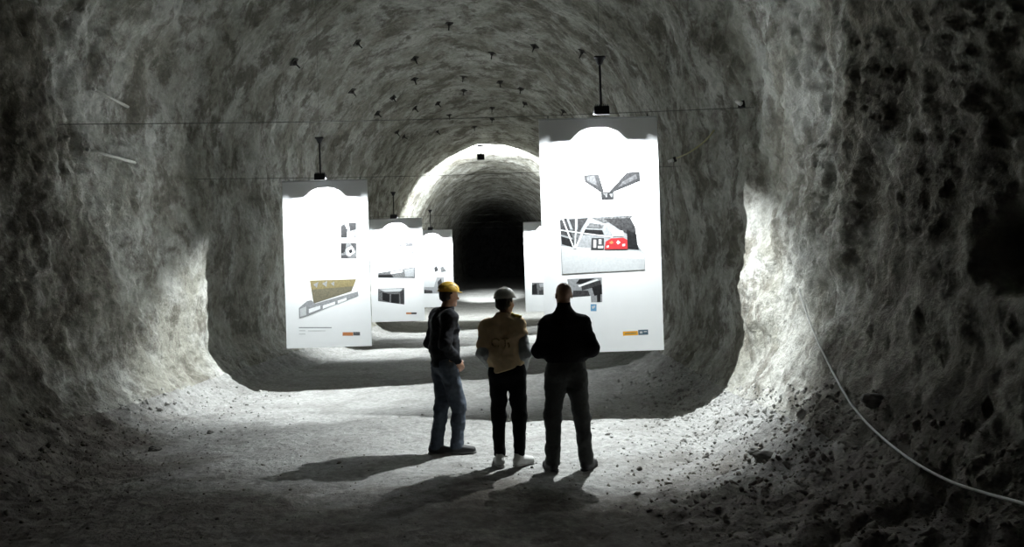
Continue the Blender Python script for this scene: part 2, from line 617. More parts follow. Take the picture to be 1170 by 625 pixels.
# nearest banner, right
YR = 9.1
rR, *bR = banner(YR, (616, 138.5), (749.5, 133), (622.5, 404), (759.5, 400),
                 'largest white banner, at right, with a mine gallery photo and a red vehicle')
pix_print('photo_print', YR, rR, [
    ('k', [(667, 200), (684, 199), (690, 219), (686.5, 220), (668, 208)]),
    ('k', [(716, 197), (731, 196), (731.4, 207), (701, 219.5), (696, 219)]),
    ('d', [(670, 202), (679, 200.5), (683, 213), (671, 207)]),
    ('d', [(711, 208), (726, 199), (728, 204), (706, 214)]),
    ('p', [(686, 199), (693, 198.7), (695, 217), (691, 217)]),
    ('p', [(702, 198.2), (712, 197.5), (698, 216)]),
    ('k', [(686.5, 219.5), (701, 219), (701.2, 228), (687, 228.4)]),
    ('m', [(689, 221), (694, 221), (693, 226)]), ('m', [(696, 222), (700, 221), (699, 226)])])
pix_print('photo_print', YR, rR, [
    ('p', [(639.5, 249.5), (723, 246), (720, 249.5), (725.6, 259.5), (728, 279), (733, 286.5), (736, 288.5), (736.6, 308), (642.5, 313)]),
    ('l', [(639.5, 249.5), (723, 246), (720, 249.5), (725.6, 259.5), (728, 279), (733, 286.5), (700, 285), (641, 281)]),
    ('m', [(652, 262), (664, 262), (660, 280), (655, 280)]), ('m', [(644, 272), (652, 274), (653, 281), (642, 279)]),
    ('d', [(639.7, 252), (647, 249.3), (655, 272), (641, 268)]),
    ('k', [(641, 270), (655, 274), (656, 283), (642, 279)]),
    ('d', [(650, 250.5), (657, 250), (657, 268)]), ('d', [(660, 250), (672, 249), (660, 268)]),
    ('m', [(676, 249), (723, 246.3), (720, 249.5), (690, 255)]),
    ('d', [(690, 250), (720, 249), (725.6, 259.5), (727, 272), (712, 265), (700, 257)]),
    ('k', [(668, 262), (688, 263), (690, 268), (664, 268)]), ('m', [(674, 255), (690, 257), (688, 261), (670, 260)]),
    ('k', [(716, 262), (727, 268), (728, 279), (730, 285), (717, 284)]),
    ('w', [(640, 262.5), (700, 270.5), (700, 271.5), (640, 263.5)]), ('w', [(642, 250), (643.5, 249.6), (656.5, 284), (655, 284)]),
    ('w', [(672, 249.5), (674, 249.3), (658.5, 284), (656.5, 284)]), ('w', [(657.5, 250), (658.7, 250), (657.6, 284), (656.4, 284)]),
    ('w', [(697, 262), (712, 264), (712, 270), (700, 270)]),
    ('d', [(676, 272), (690, 272), (690, 285), (675, 286)]), ('w', [(678, 274), (681, 274), (681, 283), (678, 283)]),
    ('w', [(684, 273.5), (687, 273.5), (687, 279), (684, 279)]), ('w', [(683, 281), (689, 281), (689, 283.5), (683, 283.5)]),
    ('p', [(641, 281), (660, 286), (735.6, 288.5), (736.6, 308), (642.5, 313)]),
    ('w', [(648, 285), (700, 287), (735, 290), (735.5, 296), (690, 293), (650, 291)]),
    ('p', [(642.3, 305), (656, 293), (676, 301), (700, 309.5), (642.5, 313)]),
    ('p', [(645, 308), (656, 297), (672, 303), (660, 309)]),
    ('r', [(690.5, 285), (692, 276), (698, 272.5), (712, 271.5), (716.5, 274), (717, 284.5)]),
    ('t', [(696, 277), (699, 275), (701, 277.5), (698, 279)]), ('p', [(704, 277), (706, 274.5), (709, 277), (706, 279.5)]),
    ('w', [(693, 281), (695.5, 280.5), (695.5, 282.5), (693, 283)]), ('w', [(711, 279), (714, 278.6), (714, 281), (711, 281.4)])])
pix_print('photo_print', YR, rR, [
    ('l', [(648, 319), (687.5, 317), (688, 345), (675.4, 345.5), (675, 338), (652, 340)]),
    ('k', [(662, 319), (680, 318), (664, 325), (658, 324)]), ('d', [(664, 327), (686, 320), (687, 326), (665, 332)]),
    ('k', [(676, 328), (687.6, 325), (688, 336), (679, 338)]), ('w', [(660, 326), (682, 319), (684, 320), (662, 328)]),
    ('d', [(655, 332), (672, 332), (674, 338), (654, 339)]), ('k', [(682, 337), (686, 336), (686, 345), (682, 345)])])
pix_print('badge', YR, rR, [('b', ((674.8, 347.5), (681.5, 355.5))), ('p', [(676, 350), (680, 349), (680, 351), (677, 353)])], 'small pale blue badge')
pix_print('logo_strip', YR, rR, [('o', [(711.5, 378.8), (728.6, 378), (728.9, 382.8), (711.8, 383.6)]),
                                 ('s', [(729, 377), (740.3, 376.5), (740.6, 382.3), (729.3, 382.8)]),
                                 ('g', [(714, 380.6), (727, 380), (727, 381.2), (714, 381.8)]),
                                 ('p', [(731, 378.6), (734, 378.5), (734, 380.9), (731, 381)]),
                                 ('p', [(735.5, 378.3), (739, 378.1), (739, 379.3), (735.5, 379.5)])], 'orange and slate logo strip')
# second banner, left
YL = 12.5
rL, *bL = banner(YL, (322, 208), (420, 206), (328, 398), (424.5, 395.5),
                 'white banner at left with a gold and grey block drawing over small print')
pix_print('photo_print', YL, rL, [
    ('m', ((389.4, 254), (407.3, 272))), ('k', [(389.4, 258), (394, 256), (397, 262), (396, 272), (389.4, 272)]),
    ('k', [(398, 254), (407, 254), (407, 262), (400, 264)]), ('w', [(394, 254.5), (398, 254.5), (399, 262), (396, 261)]),
    ('p', [(397, 265), (403, 264), (405, 272), (398, 272)])])
pix_print('photo_print', YL, rL, [
    ('m', ((389.4, 277.6), (407.3, 295.5))), ('k', [(389.4, 278), (396, 278), (394, 288), (389.4, 290)]),
    ('d', [(400, 278), (407, 278), (407, 286)]), ('p', [(396, 284), (402, 281), (406, 288), (400, 293), (396, 291)]),
    ('k', [(398, 286), (402, 284.5), (403, 288), (400, 290)]), ('d', [(390, 292), (396, 291), (398, 295.3), (390, 295.3)])])
pix_print('block_drawing', YL, rL, [
    ('e', [(354, 320.5), (407, 319), (401.5, 333), (358.5, 347)]),
    ('g', [(354, 320.5), (407, 319), (404, 327), (356, 331)]),
    ('l', [(358, 325), (364, 322), (362, 329)]), ('l', [(368, 324), (374, 321), (373, 328)]), ('l', [(378, 324), (382, 321.5), (382, 327)]),
    ('l', [(341.6, 352), (351, 344), (356, 343), (360, 347), (409, 333), (409.5, 338), (378, 350), (352, 361), (341.8, 364)]),
    ('w', [(353, 353), (366, 349), (366, 353), (353, 358)]), ('w', [(369, 349), (383, 344.5), (383, 348), (369, 353)]),
    ('w', [(386, 343.5), (396, 340), (396, 343), (386, 347)]), ('p', [(343, 353), (350, 350), (350, 360), (343, 362)])],
    'drawing of a gold topped block above a grey strip')
pix_print('text_block', YL, rL, [('l', ((341.6, 373.8), (379, 374.9))), ('p', ((341.8, 377.4), (349, 378.2))), ('p', ((341.8, 381.2), (349, 382))),
                                 ('p', ((352, 377.6), (372, 378.2)))])
pix_print('logo_strip', YL, rL, [('t', ((391.5, 379.6), (403.5, 383.6))), ('m', ((403.7, 379.3), (411.4, 383.3)))], 'orange and grey logo strip')
# further banners
Y2 = 19.8
r2, *b2 = banner(Y2, (421.5, 251), (482.5, 249), (425, 368.5), (485, 366),
                 'white banner right behind the block drawing banner, with three grey photos')
pix_print('photo_print', Y2, r2, [('l', ((456, 276.5), (473, 294))), ('d', [(456, 278), (459, 277), (460, 281), (456, 282)]),
                                  ('d', [(462, 277), (471, 277), (472, 281), (464, 282)]), ('m', [(466, 283), (473, 283), (473, 289), (469, 291)]), ('w', [(457, 284), (464, 284), (464, 292), (457, 292)])])
pix_print('photo_print', Y2, r2, [('m', [(432, 312), (474, 305), (474.3, 318), (432, 317.5)]), ('k', [(432, 314), (447, 313.5), (450, 317.4), (432, 317.4)]),
                                  ('l', [(462, 308), (473, 306), (473, 316), (463, 316)]), ('w', [(446, 311), (460, 308.5), (460, 311), (447, 313)])])
pix_print('photo_print', Y2, r2, [('m', [(432, 330), (462, 329), (462, 348), (432, 344)]), ('k', [(447, 336), (456, 336), (456, 347), (447, 346)]),
                                  ('k', [(437, 334), (445, 336), (445, 345), (437, 343)]), ('p', [(433, 330.5), (460, 329.7), (458, 333), (440, 333.5)]), ('d', [(457, 333), (462, 331), (462, 347), (458, 347)])])
pix_print('logo_strip', Y2, r2, [('t', ((464, 357), (470, 359))), ('d', ((470, 357), (476, 359)))])
Y3 = 25.8
r3, *b3 = banner(Y3, (469, 264), (516.5, 262), (472, 352), (519, 350),
                 'small white banner left of the dark tunnel mouth, behind the yellow helmet')
pix_print('photo_print', Y3, r3, [('p', ((483.5, 284.5), (496.5, 292.5))), ('l', [(484, 285), (487, 285), (487, 292), (484, 292)])])
pix_print('photo_print', Y3, r3, [('p', ((494, 303.5), (511, 313.7))), ('d', [(496, 306), (499, 303.8), (501, 309), (497, 311)]), ('m', [(503, 306), (506, 304), (510, 310), (504, 311)])])
pix_print('photo_print', Y3, r3, [('l', ((483.5, 316.8), (507.4, 335.4))), ('p', [(484, 317), (499, 317), (496, 328), (484, 328)]), ('d', [(500, 322), (504, 318), (506, 330), (501, 331)]),
                                  ('d', [(484, 331), (494, 332), (494, 335), (484, 335)])])
pix_print('logo_strip', Y3, r3, [('m', ((502, 341), (508.6, 342.4)))])
Y4 = 22.8
r4, *b4 = banner(Y4, (597, 254.5), (651, 252.5), (601.5, 356.5), (655.5, 354.5),
                 'white banner partly hidden behind the left edge of the largest banner')
pix_print('photo_print', Y4, r4, [('m', ((607.7, 323), (624, 337))), ('k', [(608, 326), (613, 324), (614, 336), (608, 336)]), ('l', [(616, 324), (622, 323.5), (622, 328), (617, 328)]), ('d', [(616, 332), (623, 331), (623, 336.5), (616, 336.5)])])
pix_print('photo_print', Y4, r4, [('l', ((611.5, 290.5), (619.5, 293))), ('l', ((610.5, 297), (620, 301)))])

spot_lamp(bR[0], YR, bR[2], 'black spotlight on a rod above the largest white banner', LW)
spot_lamp(bL[0], YL, bL[2], 'black spotlight on a rod above the block drawing banner', LW)
spot_lamp(b2[0], Y2, b2[2], 'black spotlight on a rod above the banner with three grey photos', LW)
spot_lamp(b3[0], Y3, b3[2], 'black spotlight on a rod over the small banner beside the tunnel mouth', LW)
spot_lamp(b4[0], Y4, b4[2], 'black spotlight above the partly hidden banner', LW)


# steel cables carrying the banners, wall to wall
def hang_cable(Y, z, label):
    l, _, _, _ = BVH.ray_cast(Vector((axis_x(np.array(Y)), Y, z)), Vector((-1, 0, 0)))
    r, _, _, _ = BVH.ray_cast(Vector((axis_x(np.array(Y)), Y, z)), Vector((1, 0, 0)))
    bm = bmesh.new()
    n = 30
    pts = [Vector((l.x + (r.x - l.x) * t / n, Y, z + 0.05 * (1 - math.sin(math.pi * t / n)))) for t in range(n + 1)]
    pts[0].x -= 0.05; pts[-1].x += 0.05
    bm_tube(bm, pts, 0.004, 6)
    o = bm_obj('hanging_cable', bm, M_STEEL, None, True)
    tag(o, label, 'cable', 'steel cables across the tunnel')


hang_cable(YR, bR[2] + 0.045, 'thin steel cable across the tunnel carrying the largest white banner')
hang_cable(YL, bL[2] + 0.045, 'thin steel cable across the tunnel carrying the block drawing banner')
hang_cable(Y2, b2[2] + 0.045, 'thin steel cable carrying the banner with three grey photos')
hang_cable(Y3, b3[2] + 0.045, 'thin steel cable carrying the small banner by the tunnel mouth')
hang_cable(Y4, b4[2] + 0.045, 'thin steel cable carrying the partly hidden banner')

# ceiling floodlight at the bright arch
YF = 33.5
pf = at(549, 168, YF)
up, _, _, _ = BVH.ray_cast(Vector((pf.x, YF, pf.z - 1)), Vector((0, 0, 1)))
fr = empty('ceiling_floodlight', (pf.x, YF, up.z - 0.62))
tag(fr, 'boxy floodlight hung under the crown of the bright arch', 'lamp')
bm = bmesh.new()
bm_box(bm, (0, 0, 0), (0.34, 0.16, 0.26), 0.02)
hs = bm_obj('housing', bm, M_BLACK, fr)
bm = bmesh.new(); bm_box(bm, (0, 0.085, 0), (0.29, 0.01, 0.21))
bm_obj('lamp_glass', bm, bpy.data.materials['lamp_glass'], hs)
bm = bmesh.new()
bm_cyl(bm, (0, 0, 0.12), (0, 0, 0.66), 0.02)
bm_box(bm, (0, 0, 0.52), (0.30, 0.14, 0.06), 0.01)
bm_obj('mounting_bracket', bm, M_BLACK, fr)
for (nm, watts, size, rx, typ) in (('floodlight_beam', 4000, math.radians(172), 68, 'wide'), ('floodlight_throw', 110000, math.radians(17), 72, 'narrow')):
    ld = bpy.data.lights.new(nm, 'SPOT')
    ld.energy = watts; ld.spot_size = size; ld.spot_blend = 0.25 if typ == 'wide' else 0.9
    ld.shadow_soft_size = 0.05; ld.color = LIGHTC
    lo = bpy.data.objects.new(nm, ld); COL.objects.link(lo)
    lo.parent = hs
    lo.location = (0, 0.15, 0)
    lo.rotation_euler = (math.radians(rx), 0, 0)

# ------------------------------------------------------------------ roof bolts
bolt_px = [(733, 60), (485, 113), (316, 165), (640, 155), (848, 140), (962, 122), (1090, 135), (771, 203), (868, 218), (772, 240),
           (925, 236), (472, 242), (582, 260), (640, 288), (848, 287), (936, 275), (733, 306), (848, 317), (540, 302), (592, 352),
           (610, 364), (700, 350), (800, 338), (1040, 296), (702, 275), (640, 210)]


def bolt_mesh(bm):
    bm_box(bm, (0, 0, 0.0), (0.17, 0.17, 0.02), 0.004)
    bmesh.ops.create_cone(bm, cap_ends=True, segments=6, radius1=0.045, radius2=0.035, depth=0.05, matrix=Matrix.Translation((0, 0, 0.035)))
    bm_cyl(bm, (0, 0, 0.05), (0, 0, 0.17), 0.016, seg=8)
    bm_cyl(bm, (0, 0, 0), (0, 0, -0.12), 0.016, seg=8)


bm = bmesh.new(); bolt_mesh(bm)
me = bpy.data.meshes.new('roof_bolt'); bm.to_mesh(me); bm.free(); me.materials.append(M_BOLT)
for (cx, cy) in bolt_px:
    loc, n = hit(200 + cx / 2.34, cy / 2.34)
    o = link('roof_bolt', me, None, None, False)
    o.matrix_world = Matrix.Translation(loc + n * 0.02) @ n.to_track_quat('Z', 'Y').to_matrix().to_4x4() @ Matrix.Rotation(random.random() * 3, 4, 'Z')
    tag(o, 'dark steel rock bolt with a square plate in the vaulted ceiling', 'bolt', 'rock bolts in the ceiling')

# pale rods sticking out of the left wall
for (a, b_, lab) in (((102, 99), (142, 120), 'upper pale rod sticking out of the left rock wall'),
                     ((96, 171), (150, 185), 'lower pale rod sticking out of the left rock wall')):
    p0, n0 = hit(*a); p1, n1 = hit(*b_)
    bm = bmesh.new()
    e = p0 + n0 * 0.10
    bm_cyl(bm, p1 - (e - p1).normalized() * 0.15 + n1 * 0.02, e, 0.022, 0.019, seg=10)
    bm_cyl(bm, e, e + (e - p1).normalized() * 0.03, 0.026, 0.024, seg=10)
    tag(bm_obj('wall_rod', bm, M_PALEROD, None, True), lab, 'rod')

# cords and tags on the right wall
pts = []
for (x, y) in ((776, 181), (790, 175), (804, 165), (813, 156), (819, 148)):
    l, n = hit(x, y); pts.append(l + n * 0.05)
bm = bmesh.new(); bm_tube(bm, catmull(pts, 6), 0.012, 6)
tag(bm_obj('electric_cable', bm, M_YCORD, None, True), 'short yellowish cord curving up the rock right of the largest banner', 'cord')
for (x, y, lab) in ((772, 182, 'small white socket at the lower end of the yellowish cord'), (849, 120, 'small white socket high on the right wall above the cord')):
    l, n = hit(x, y)
    o = empty('wall_socket', l + n * 0.02)
    o.rotation_euler = n.to_track_quat('Z', 'Y').to_euler()
    tag(o, lab, 'socket', None)
    bm = bmesh.new(); bm_box(bm, (0, 0, 0.0), (0.09, 0.09, 0.05), 0.006); bm_obj('socket_base', bm, M_BLACK, o)
    bm = bmesh.new(); bm_cyl(bm, (0, 0, 0.02), (0, 0, 0.12), 0.032, 0.026, 12); bm_obj('socket_body', bm, M_TAG, o, True)

# pale hose hanging down the right wall and over the rubble
hp = [(916, 330), (925, 368), (938, 392), (950, 415), (962, 437), (975, 462), (990, 484), (1010, 505), (1035, 525), (1065, 543), (1100, 560), (1135, 571), (1172, 581), (1200, 590)]
pts = []
for (x, y) in hp:
    l, n = hit(x, y); pts.append(l + n * 0.05)
for _ in range(2):
    pts = [pts[0]] + [(pts[q - 1] + pts[q] * 2 + pts[q + 1]) / 4 for q in range(1, len(pts) - 1)] + [pts[-1]]
bm = bmesh.new(); bm_tube(bm, catmull(pts, 8), 0.0085, 7)
tag(bm_obj('hose', bm, M_ROPE, None, True), 'thin pale hose trailing down the right wall over the rubble', 'hose')

# ------------------------------------------------------------------ gravel and stones
ico = bmesh.new(); bmesh.ops.create_icosphere(ico, subdivisions=1, radius=1)
ico.verts.ensure_lookup_table()
IV = np.array([v.co[:] for v in ico.verts]); IF = np.array([[v.index for v in f.verts] for f in ico.faces]); ico.free()


def gravel(name, label, samples):
    vs, fs, o_ = [], [], 0
    for (x, y, s) in samples:
        g_ = BVH.ray_cast(Vector((x, y, 1.6)), Vector((0, 0, -1)))[0]
        if g_ is None or g_.z > 1.45: continue
        jit = 1 + 0.35 * rng.normal(size=(len(IV), 1))
        a = rng.normal(size=(3, 3)); q, _ = np.linalg.qr(a)
        v = (IV * np.clip(jit, 0.5, 1.5)) * np.array([1, 0.8, 0.55]) @ q
        vs.append(v * s + np.array(g_) + np.array([0, 0, 0.05 * s])); fs.append(IF + o_); o_ += len(IV)
    me = np_mesh(name, np.concatenate(vs), np.concatenate(fs))
    return tag(link(name, me, M_GRAVEL, None, smooth=False), label, 'gravel', None, 'stuff')


def side_samples(n, side):
    out = []
    for _ in range(n):
        y = 3.2 + (random.random() ** 1.3) * 9.5
        ax = float(axis_x(np.array(y)))
        t = abs(random.gauss(0, 0.75))
        if side > 0: x = ax + HALF - 0.25 - t
        else: x = ax - HALF + 0.25 + t
        s = min(0.045, 0.005 + 0.007 * random.expovariate(1.0))
        out.append((x, y, s))
    return out


gravel('gravel', 'loose gravel heaped along the foot of the right wall', side_samples(6000, 1))
gravel('gravel', 'loose gravel heaped along the foot of the left wall', side_samples(2200, -1))
gravel('gravel', 'fine grit scattered over the tunnel floor', [(random.uniform(-4, 2.6), random.uniform(3.2, 10.5), min(0.022, 0.004 + 0.004 * random.expovariate(1))) for _ in range(1200)])


def stone(px, py, size, label, seed, mt=M_STONE):
    l, n = hit(px, py)
    bm = bmesh.new()
    bmesh.ops.create_icosphere(bm, subdivisions=3, radius=1)
    P = np.array([v.co[:] for v in bm.verts])
    d = 1 + 0.35 * fbm(P * 1.1 + seed * 7.7, 3)
    for v, k_ in zip(bm.verts, d):
        v.co = Vector((v.co.x * size[0], v.co.y * size[1], v.co.z * size[2])) * float(k_)
    o = bm_obj('stone', bm, mt, None, False)
    o.location = l + Vector((0, 0, size[2] * 0.45))
    tag(o, label, 'stone')


stone(874, 527, (0.10, 0.07, 0.06), 'dark stone on the floor near the right rubble slope', 1)
stone(861, 518, (0.05, 0.04, 0.035), 'small dark stone just behind the larger one by the right slope', 2)
stone(177, 515, (0.07, 0.05, 0.04), 'dark stone on the pale floor below the left wall', 3)
stone(240, 495, (0.035, 0.03, 0.025), 'tiny dark stone alone on the pale floor at left', 4)
stone(1000, 462, (0.09, 0.07, 0.06), 'large dark rock beside the hose at the foot of the right wall', 5)


# ------------------------------------------------------------------ figures: smooth-blended distance fields, meshed by surface nets
class Field:
    def __init__(self, lo, hi, h):
        self.h = h
        self.lo = np.array(lo, float)
        n = np.ceil((np.array(hi) - self.lo) / h).astype(int) + 1
        self.n = n
        self.d = np.full(n, 1.0, np.float32)

    def _box(self, a, b):
        i0 = np.maximum(np.floor((a - self.lo) / self.h).astype(int), 0)
        i1 = np.minimum(np.ceil((b - self.lo) / self.h).astype(int) + 1, self.n)
        if np.any(i1 <= i0): return None
        ax = [self.lo[q] + self.h * np.arange(i0[q], i1[q]) for q in range(3)]
        X = np.stack(np.meshgrid(*ax, indexing='ij'), -1)
        return tuple(slice(i0[q], i1[q]) for q in range(3)), X

    def _mix(self, sl, d, k, sub=False):
        a = self.d[sl]
        if sub:
            hh = np.clip(0.5 - 0.5 * (a + d) / k, 0, 1)
            self.d[sl] = a * (1 - hh) + (-d) * hh + k * hh * (1 - hh)
        else:
            hh = np.clip(0.5 + 0.5 * (a - d) / k, 0, 1)
            self.d[sl] = a * (1 - hh) + d * hh - k * hh * (1 - hh)

    def cap(self, p0, p1, r0, r1=None, k=0.02, sq=None, sub=False):
        """tapered limb from p0 to p1; sq = (direction, factor) flattens it along a direction"""
        r1 = r0 if r1 is None else r1
        p0, p1 = np.array(p0, float), np.array(p1, float)
        R = max(r0, r1) * max(1, sq[1] if sq else 1) + 0.09 + k
        got = self._box(np.minimum(p0, p1) - R, np.maximum(p0, p1) + R)
        if got is None: return
        sl, X = got
        v = p1 - p0
        t = np.clip(((X - p0) @ v) / max(v @ v, 1e-9), 0, 1)
        q = X - (p0 + t[..., None] * v)
        if sq:
            dr = np.array(sq[0], float); dr /= np.linalg.norm(dr)
            c = q @ dr
            q = q + c[..., None] * dr * (1 / sq[1] - 1)
        d = np.linalg.norm(q, axis=-1) - (r0 + (r1 - r0) * t)
        self._mix(sl, d.astype(np.float32), k, sub)

    def ell(self, c, r, k=0.02, rot=None, sub=False):
        c, r = np.array(c, float), np.array(r, float)
        R = r.max() + 0.09 + k
        got = self._box(c - R, c + R)
        if got is None: return
        sl, X = got
        q = X - c
        if rot is not None: q = q @ np.array(rot)
        k0 = np.linalg.norm(q / r, axis=-1)
        k1 = np.linalg.norm(q / (r * r), axis=-1)
        d = np.where(k1 > 1e-9, k0 * (k0 - 1) / np.maximum(k1, 1e-9), -r.min())
        self._mix(sl, d.astype(np.float32), k, sub)

    def cut(self, point, normal):
        """remove everything on the side the normal points to"""
        ax = [self.lo[q] + self.h * np.arange(self.n[q]) for q in range(3)]
        X = np.stack(np.meshgrid(*ax, indexing='ij'), -1)
        n_ = np.array(normal, float); n_ /= np.linalg.norm(n_)
        self.d = np.maximum(self.d, ((X - np.array(point)) @ n_).astype(np.float32))

    def wrinkle(self, amp, sc, off=0.0):
        m = np.abs(self.d) < 0.05
        idx = np.argwhere(m)
        p = self.lo + idx * self.h
        self.d[m] += (amp * fbm(p * np.array(sc) + off, 3, 0.55)).astype(np.float32)

    def mesh(self, name):
        d = self.d
        d[0], d[-1], d[:, 0], d[:, -1], d[:, :, 0], d[:, :, -1] = 1, 1, 1, 1, 1, 1
        ins = d < 0
        cs = [ins[a:ins.shape[0] - 1 + a, b:ins.shape[1] - 1 + b, c:ins.shape[2] - 1 + c] for a in (0, 1) for b in (0, 1) for c in (0, 1)]
        cnt = sum(c.astype(np.int8) for c in cs)
        act = (cnt > 0) & (cnt < 8)
        cell = np.argwhere(act)
        vid = np.full(act.shape, -1, np.int64); vid[act] = np.arange(len(cell))
        pos = np.zeros((len(cell), 3)); num = np.zeros(len(cell))
        corners = [(a, b, c) for a in (0, 1) for b in (0, 1) for c in (0, 1)]
        for A in corners:
            for ax in range(3):
                if A[ax]: continue
                B = list(A); B[ax] = 1
                da = d[tuple((cell + np.array(A)).T)]; db = d[tuple((cell + np.array(B)).T)]
                s = (da < 0) != (db < 0)
                t = np.where(s, da / np.where(s, da - db, 1), 0)
                q = np.array(A, float)[None] + t[:, None] * (np.array(B) - np.array(A))[None]
                pos[s] += q[s]; num[s] += 1
        V = self.lo + (cell + pos / num[:, None]) * self.h
        faces = []
        for ax in range(3):
            o1, o2 = [(1, 2), (2, 0), (0, 1)][ax]
            sl0 = [slice(None)] * 3; sl1 = [slice(None)] * 3
            sl0[ax] = slice(0, -1); sl1[ax] = slice(1, None)
            A_, B_ = ins[tuple(sl0)], ins[tuple(sl1)]
            for (cond, flip) in ((A_ & ~B_, False), (~A_ & B_, True)):
                e = np.argwhere(cond)
                e = e[(e[:, o1] > 0) & (e[:, o2] > 0)]
                def gid(d1, d2):
                    c = e.copy(); c[:, o1] -= d1; c[:, o2] -= d2
                    return vid[tuple(c.T)]
                qd = np.stack([gid(1, 1), gid(0, 1), gid(0, 0), gid(1, 0)], 1)
                if flip: qd = qd[:, ::-1]
                faces.append(qd)
        Fc = np.concatenate(faces); Fc = Fc[(Fc >= 0).all(1)]
        return np_mesh(name, V, Fc)


def rz(v, a):
    c, s = math.cos(a), math.sin(a)
    v = np.array(v, float)
    return np.array([c * v[0] - s * v[1], s * v[0] + c * v[1], v[2]])


M_SKIN = mat('skin', (0.40, 0.235, 0.165), 0.55, var=0.08, scale=40)
M_BLKCLOTH = mat('black_knit', (0.012, 0.012, 0.013), 0.95, var=0.25, scale=60, bump=0.3, spec=0.15)
M_JACKET = mat('dark_jacket_cloth', (0.014, 0.015, 0.018), 0.85, var=0.3, scale=30, bump=0.3, spec=0.12)
M_JEANS = mat('blue_grey_denim', (0.052, 0.066, 0.088), 0.9, var=0.25, scale=25, bump=0.3)
M_BLKTROUSER = mat('black_trouser_cloth', (0.011, 0.011, 0.012), 0.9, var=0.2, scale=40, spec=0.15)
M_GREYTROUSER = mat('charcoal_trouser_cloth', (0.04, 0.042, 0.04), 0.9, var=0.2, scale=40)
M_VEST = mat('yellow_vest_cloth', (0.74, 0.55, 0.33), 0.85, var=0.10, scale=20, bump=0.2)
M_SLEEVE = mat('grey_sleeve_cloth', (0.40, 0.42, 0.42), 0.85, var=0.12, scale=25, bump=0.3)
M_VESTMARK = mat('vest_print', (0.50, 0.365, 0.20), 0.8)
M_REFLECT = mat('hi_vis_yellow', (0.85, 0.66, 0.05), 0.45)
M_HATY = mat('yellow_helmet_plastic', (0.62, 0.40, 0.06), 0.35, var=0.05)
M_HATW = mat('grey_white_helmet_plastic', (0.66, 0.63, 0.57), 0.45, var=0.05)
M_HAIR = mat('dark_hair', (0.012, 0.010, 0.009), 0.7, var=0.4, scale=80)
M_SHOED = mat('dark_shoe_leather', (0.018, 0.018, 0.018), 0.6)
M_SOLE = mat('grey_rubber_sole', (0.16, 0.16, 0.155), 0.8)
M_SHOEW = mat('white_trainer', (0.62, 0.62, 0.60), 0.6)
M_SOLEW = mat('off_white_sole', (0.45, 0.45, 0.43), 0.7)


def head_prims(f, c, yaw, pitch=0.0, s=1.0):
    """head centred on c, looking along yaw (0 = +Y)"""
    def P(x, y, z):
        q = np.array([x, y, z]) * s
        cp, sp = math.cos(pitch), math.sin(pitch)
        q = np.array([q[0], cp * q[1] - sp * q[2], sp * q[1] + cp * q[2]])
        return rz(q, yaw) + np.array(c)
    R = np.array([rz((1, 0, 0), yaw), rz((0, math.cos(pitch), math.sin(pitch)), yaw), rz((0, -math.sin(pitch), math.cos(pitch)), yaw)]).T
    f.ell(P(0, -0.012, 0.028), np.array([0.076, 0.094, 0.088]) * s, 0.02, R)
    f.ell(P(0, 0.022, -0.035), np.array([0.060, 0.068, 0.080]) * s, 0.03, R)
    f.cap(P(-0.042, 0.02, -0.075), P(0, 0.066, -0.098), 0.022 * s, 0.020 * s, 0.02)
    f.cap(P(0.042, 0.02, -0.075), P(0, 0.066, -0.098), 0.022 * s, 0.020 * s, 0.02)
    f.cap(P(-0.03, 0.076, 0.012), P(0.03, 0.076, 0.012), 0.012 * s, None, 0.012)      # brow
    for sx in (-1, 1):
        f.ell(P(sx * 0.031, 0.090, -0.007), np.array([0.014, 0.010, 0.009]) * s, 0.006, R, sub=True)
        f.ell(P(sx * 0.031, 0.080, -0.007), np.array([0.0115, 0.0115, 0.0105]) * s, 0.002, R)  # eye
        f.ell(P(sx * 0.079, -0.008, -0.012), np.array([0.009, 0.020, 0.032]) * s, 0.006, R)   # ear
        f.ell(P(sx * 0.088, -0.004, -0.010), np.array([0.006, 0.010, 0.017]) * s, 0.004, R, sub=True)
        f.cap(P(sx * 0.045, 0.062, -0.035), P(sx * 0.048, 0.045, -0.045), 0.016 * s, None, 0.02)   # cheek
    f.cap(P(0, 0.086, 0.006), P(0, 0.110, -0.034), 0.009 * s, 0.014 * s, 0.010)       # nose
    f.ell(P(-0.013, 0.097, -0.038), np.array([0.009, 0.010, 0.008]) * s, 0.006, R)
    f.ell(P(0.013, 0.097, -0.038), np.array([0.009, 0.010, 0.008]) * s, 0.006, R)
    f.cap(P(-0.020, 0.084, -0.061), P(0.020, 0.084, -0.061), 0.0075 * s, None, 0.006)  # lips
    f.cap(P(-0.019, 0.083, -0.072), P(0.019, 0.083, -0.072), 0.0075 * s, None, 0.006)
    f.cap(P(-0.023, 0.094, -0.0665), P(0.023, 0.094, -0.0665), 0.0035 * s, None, 0.003, sub=True)
    return P


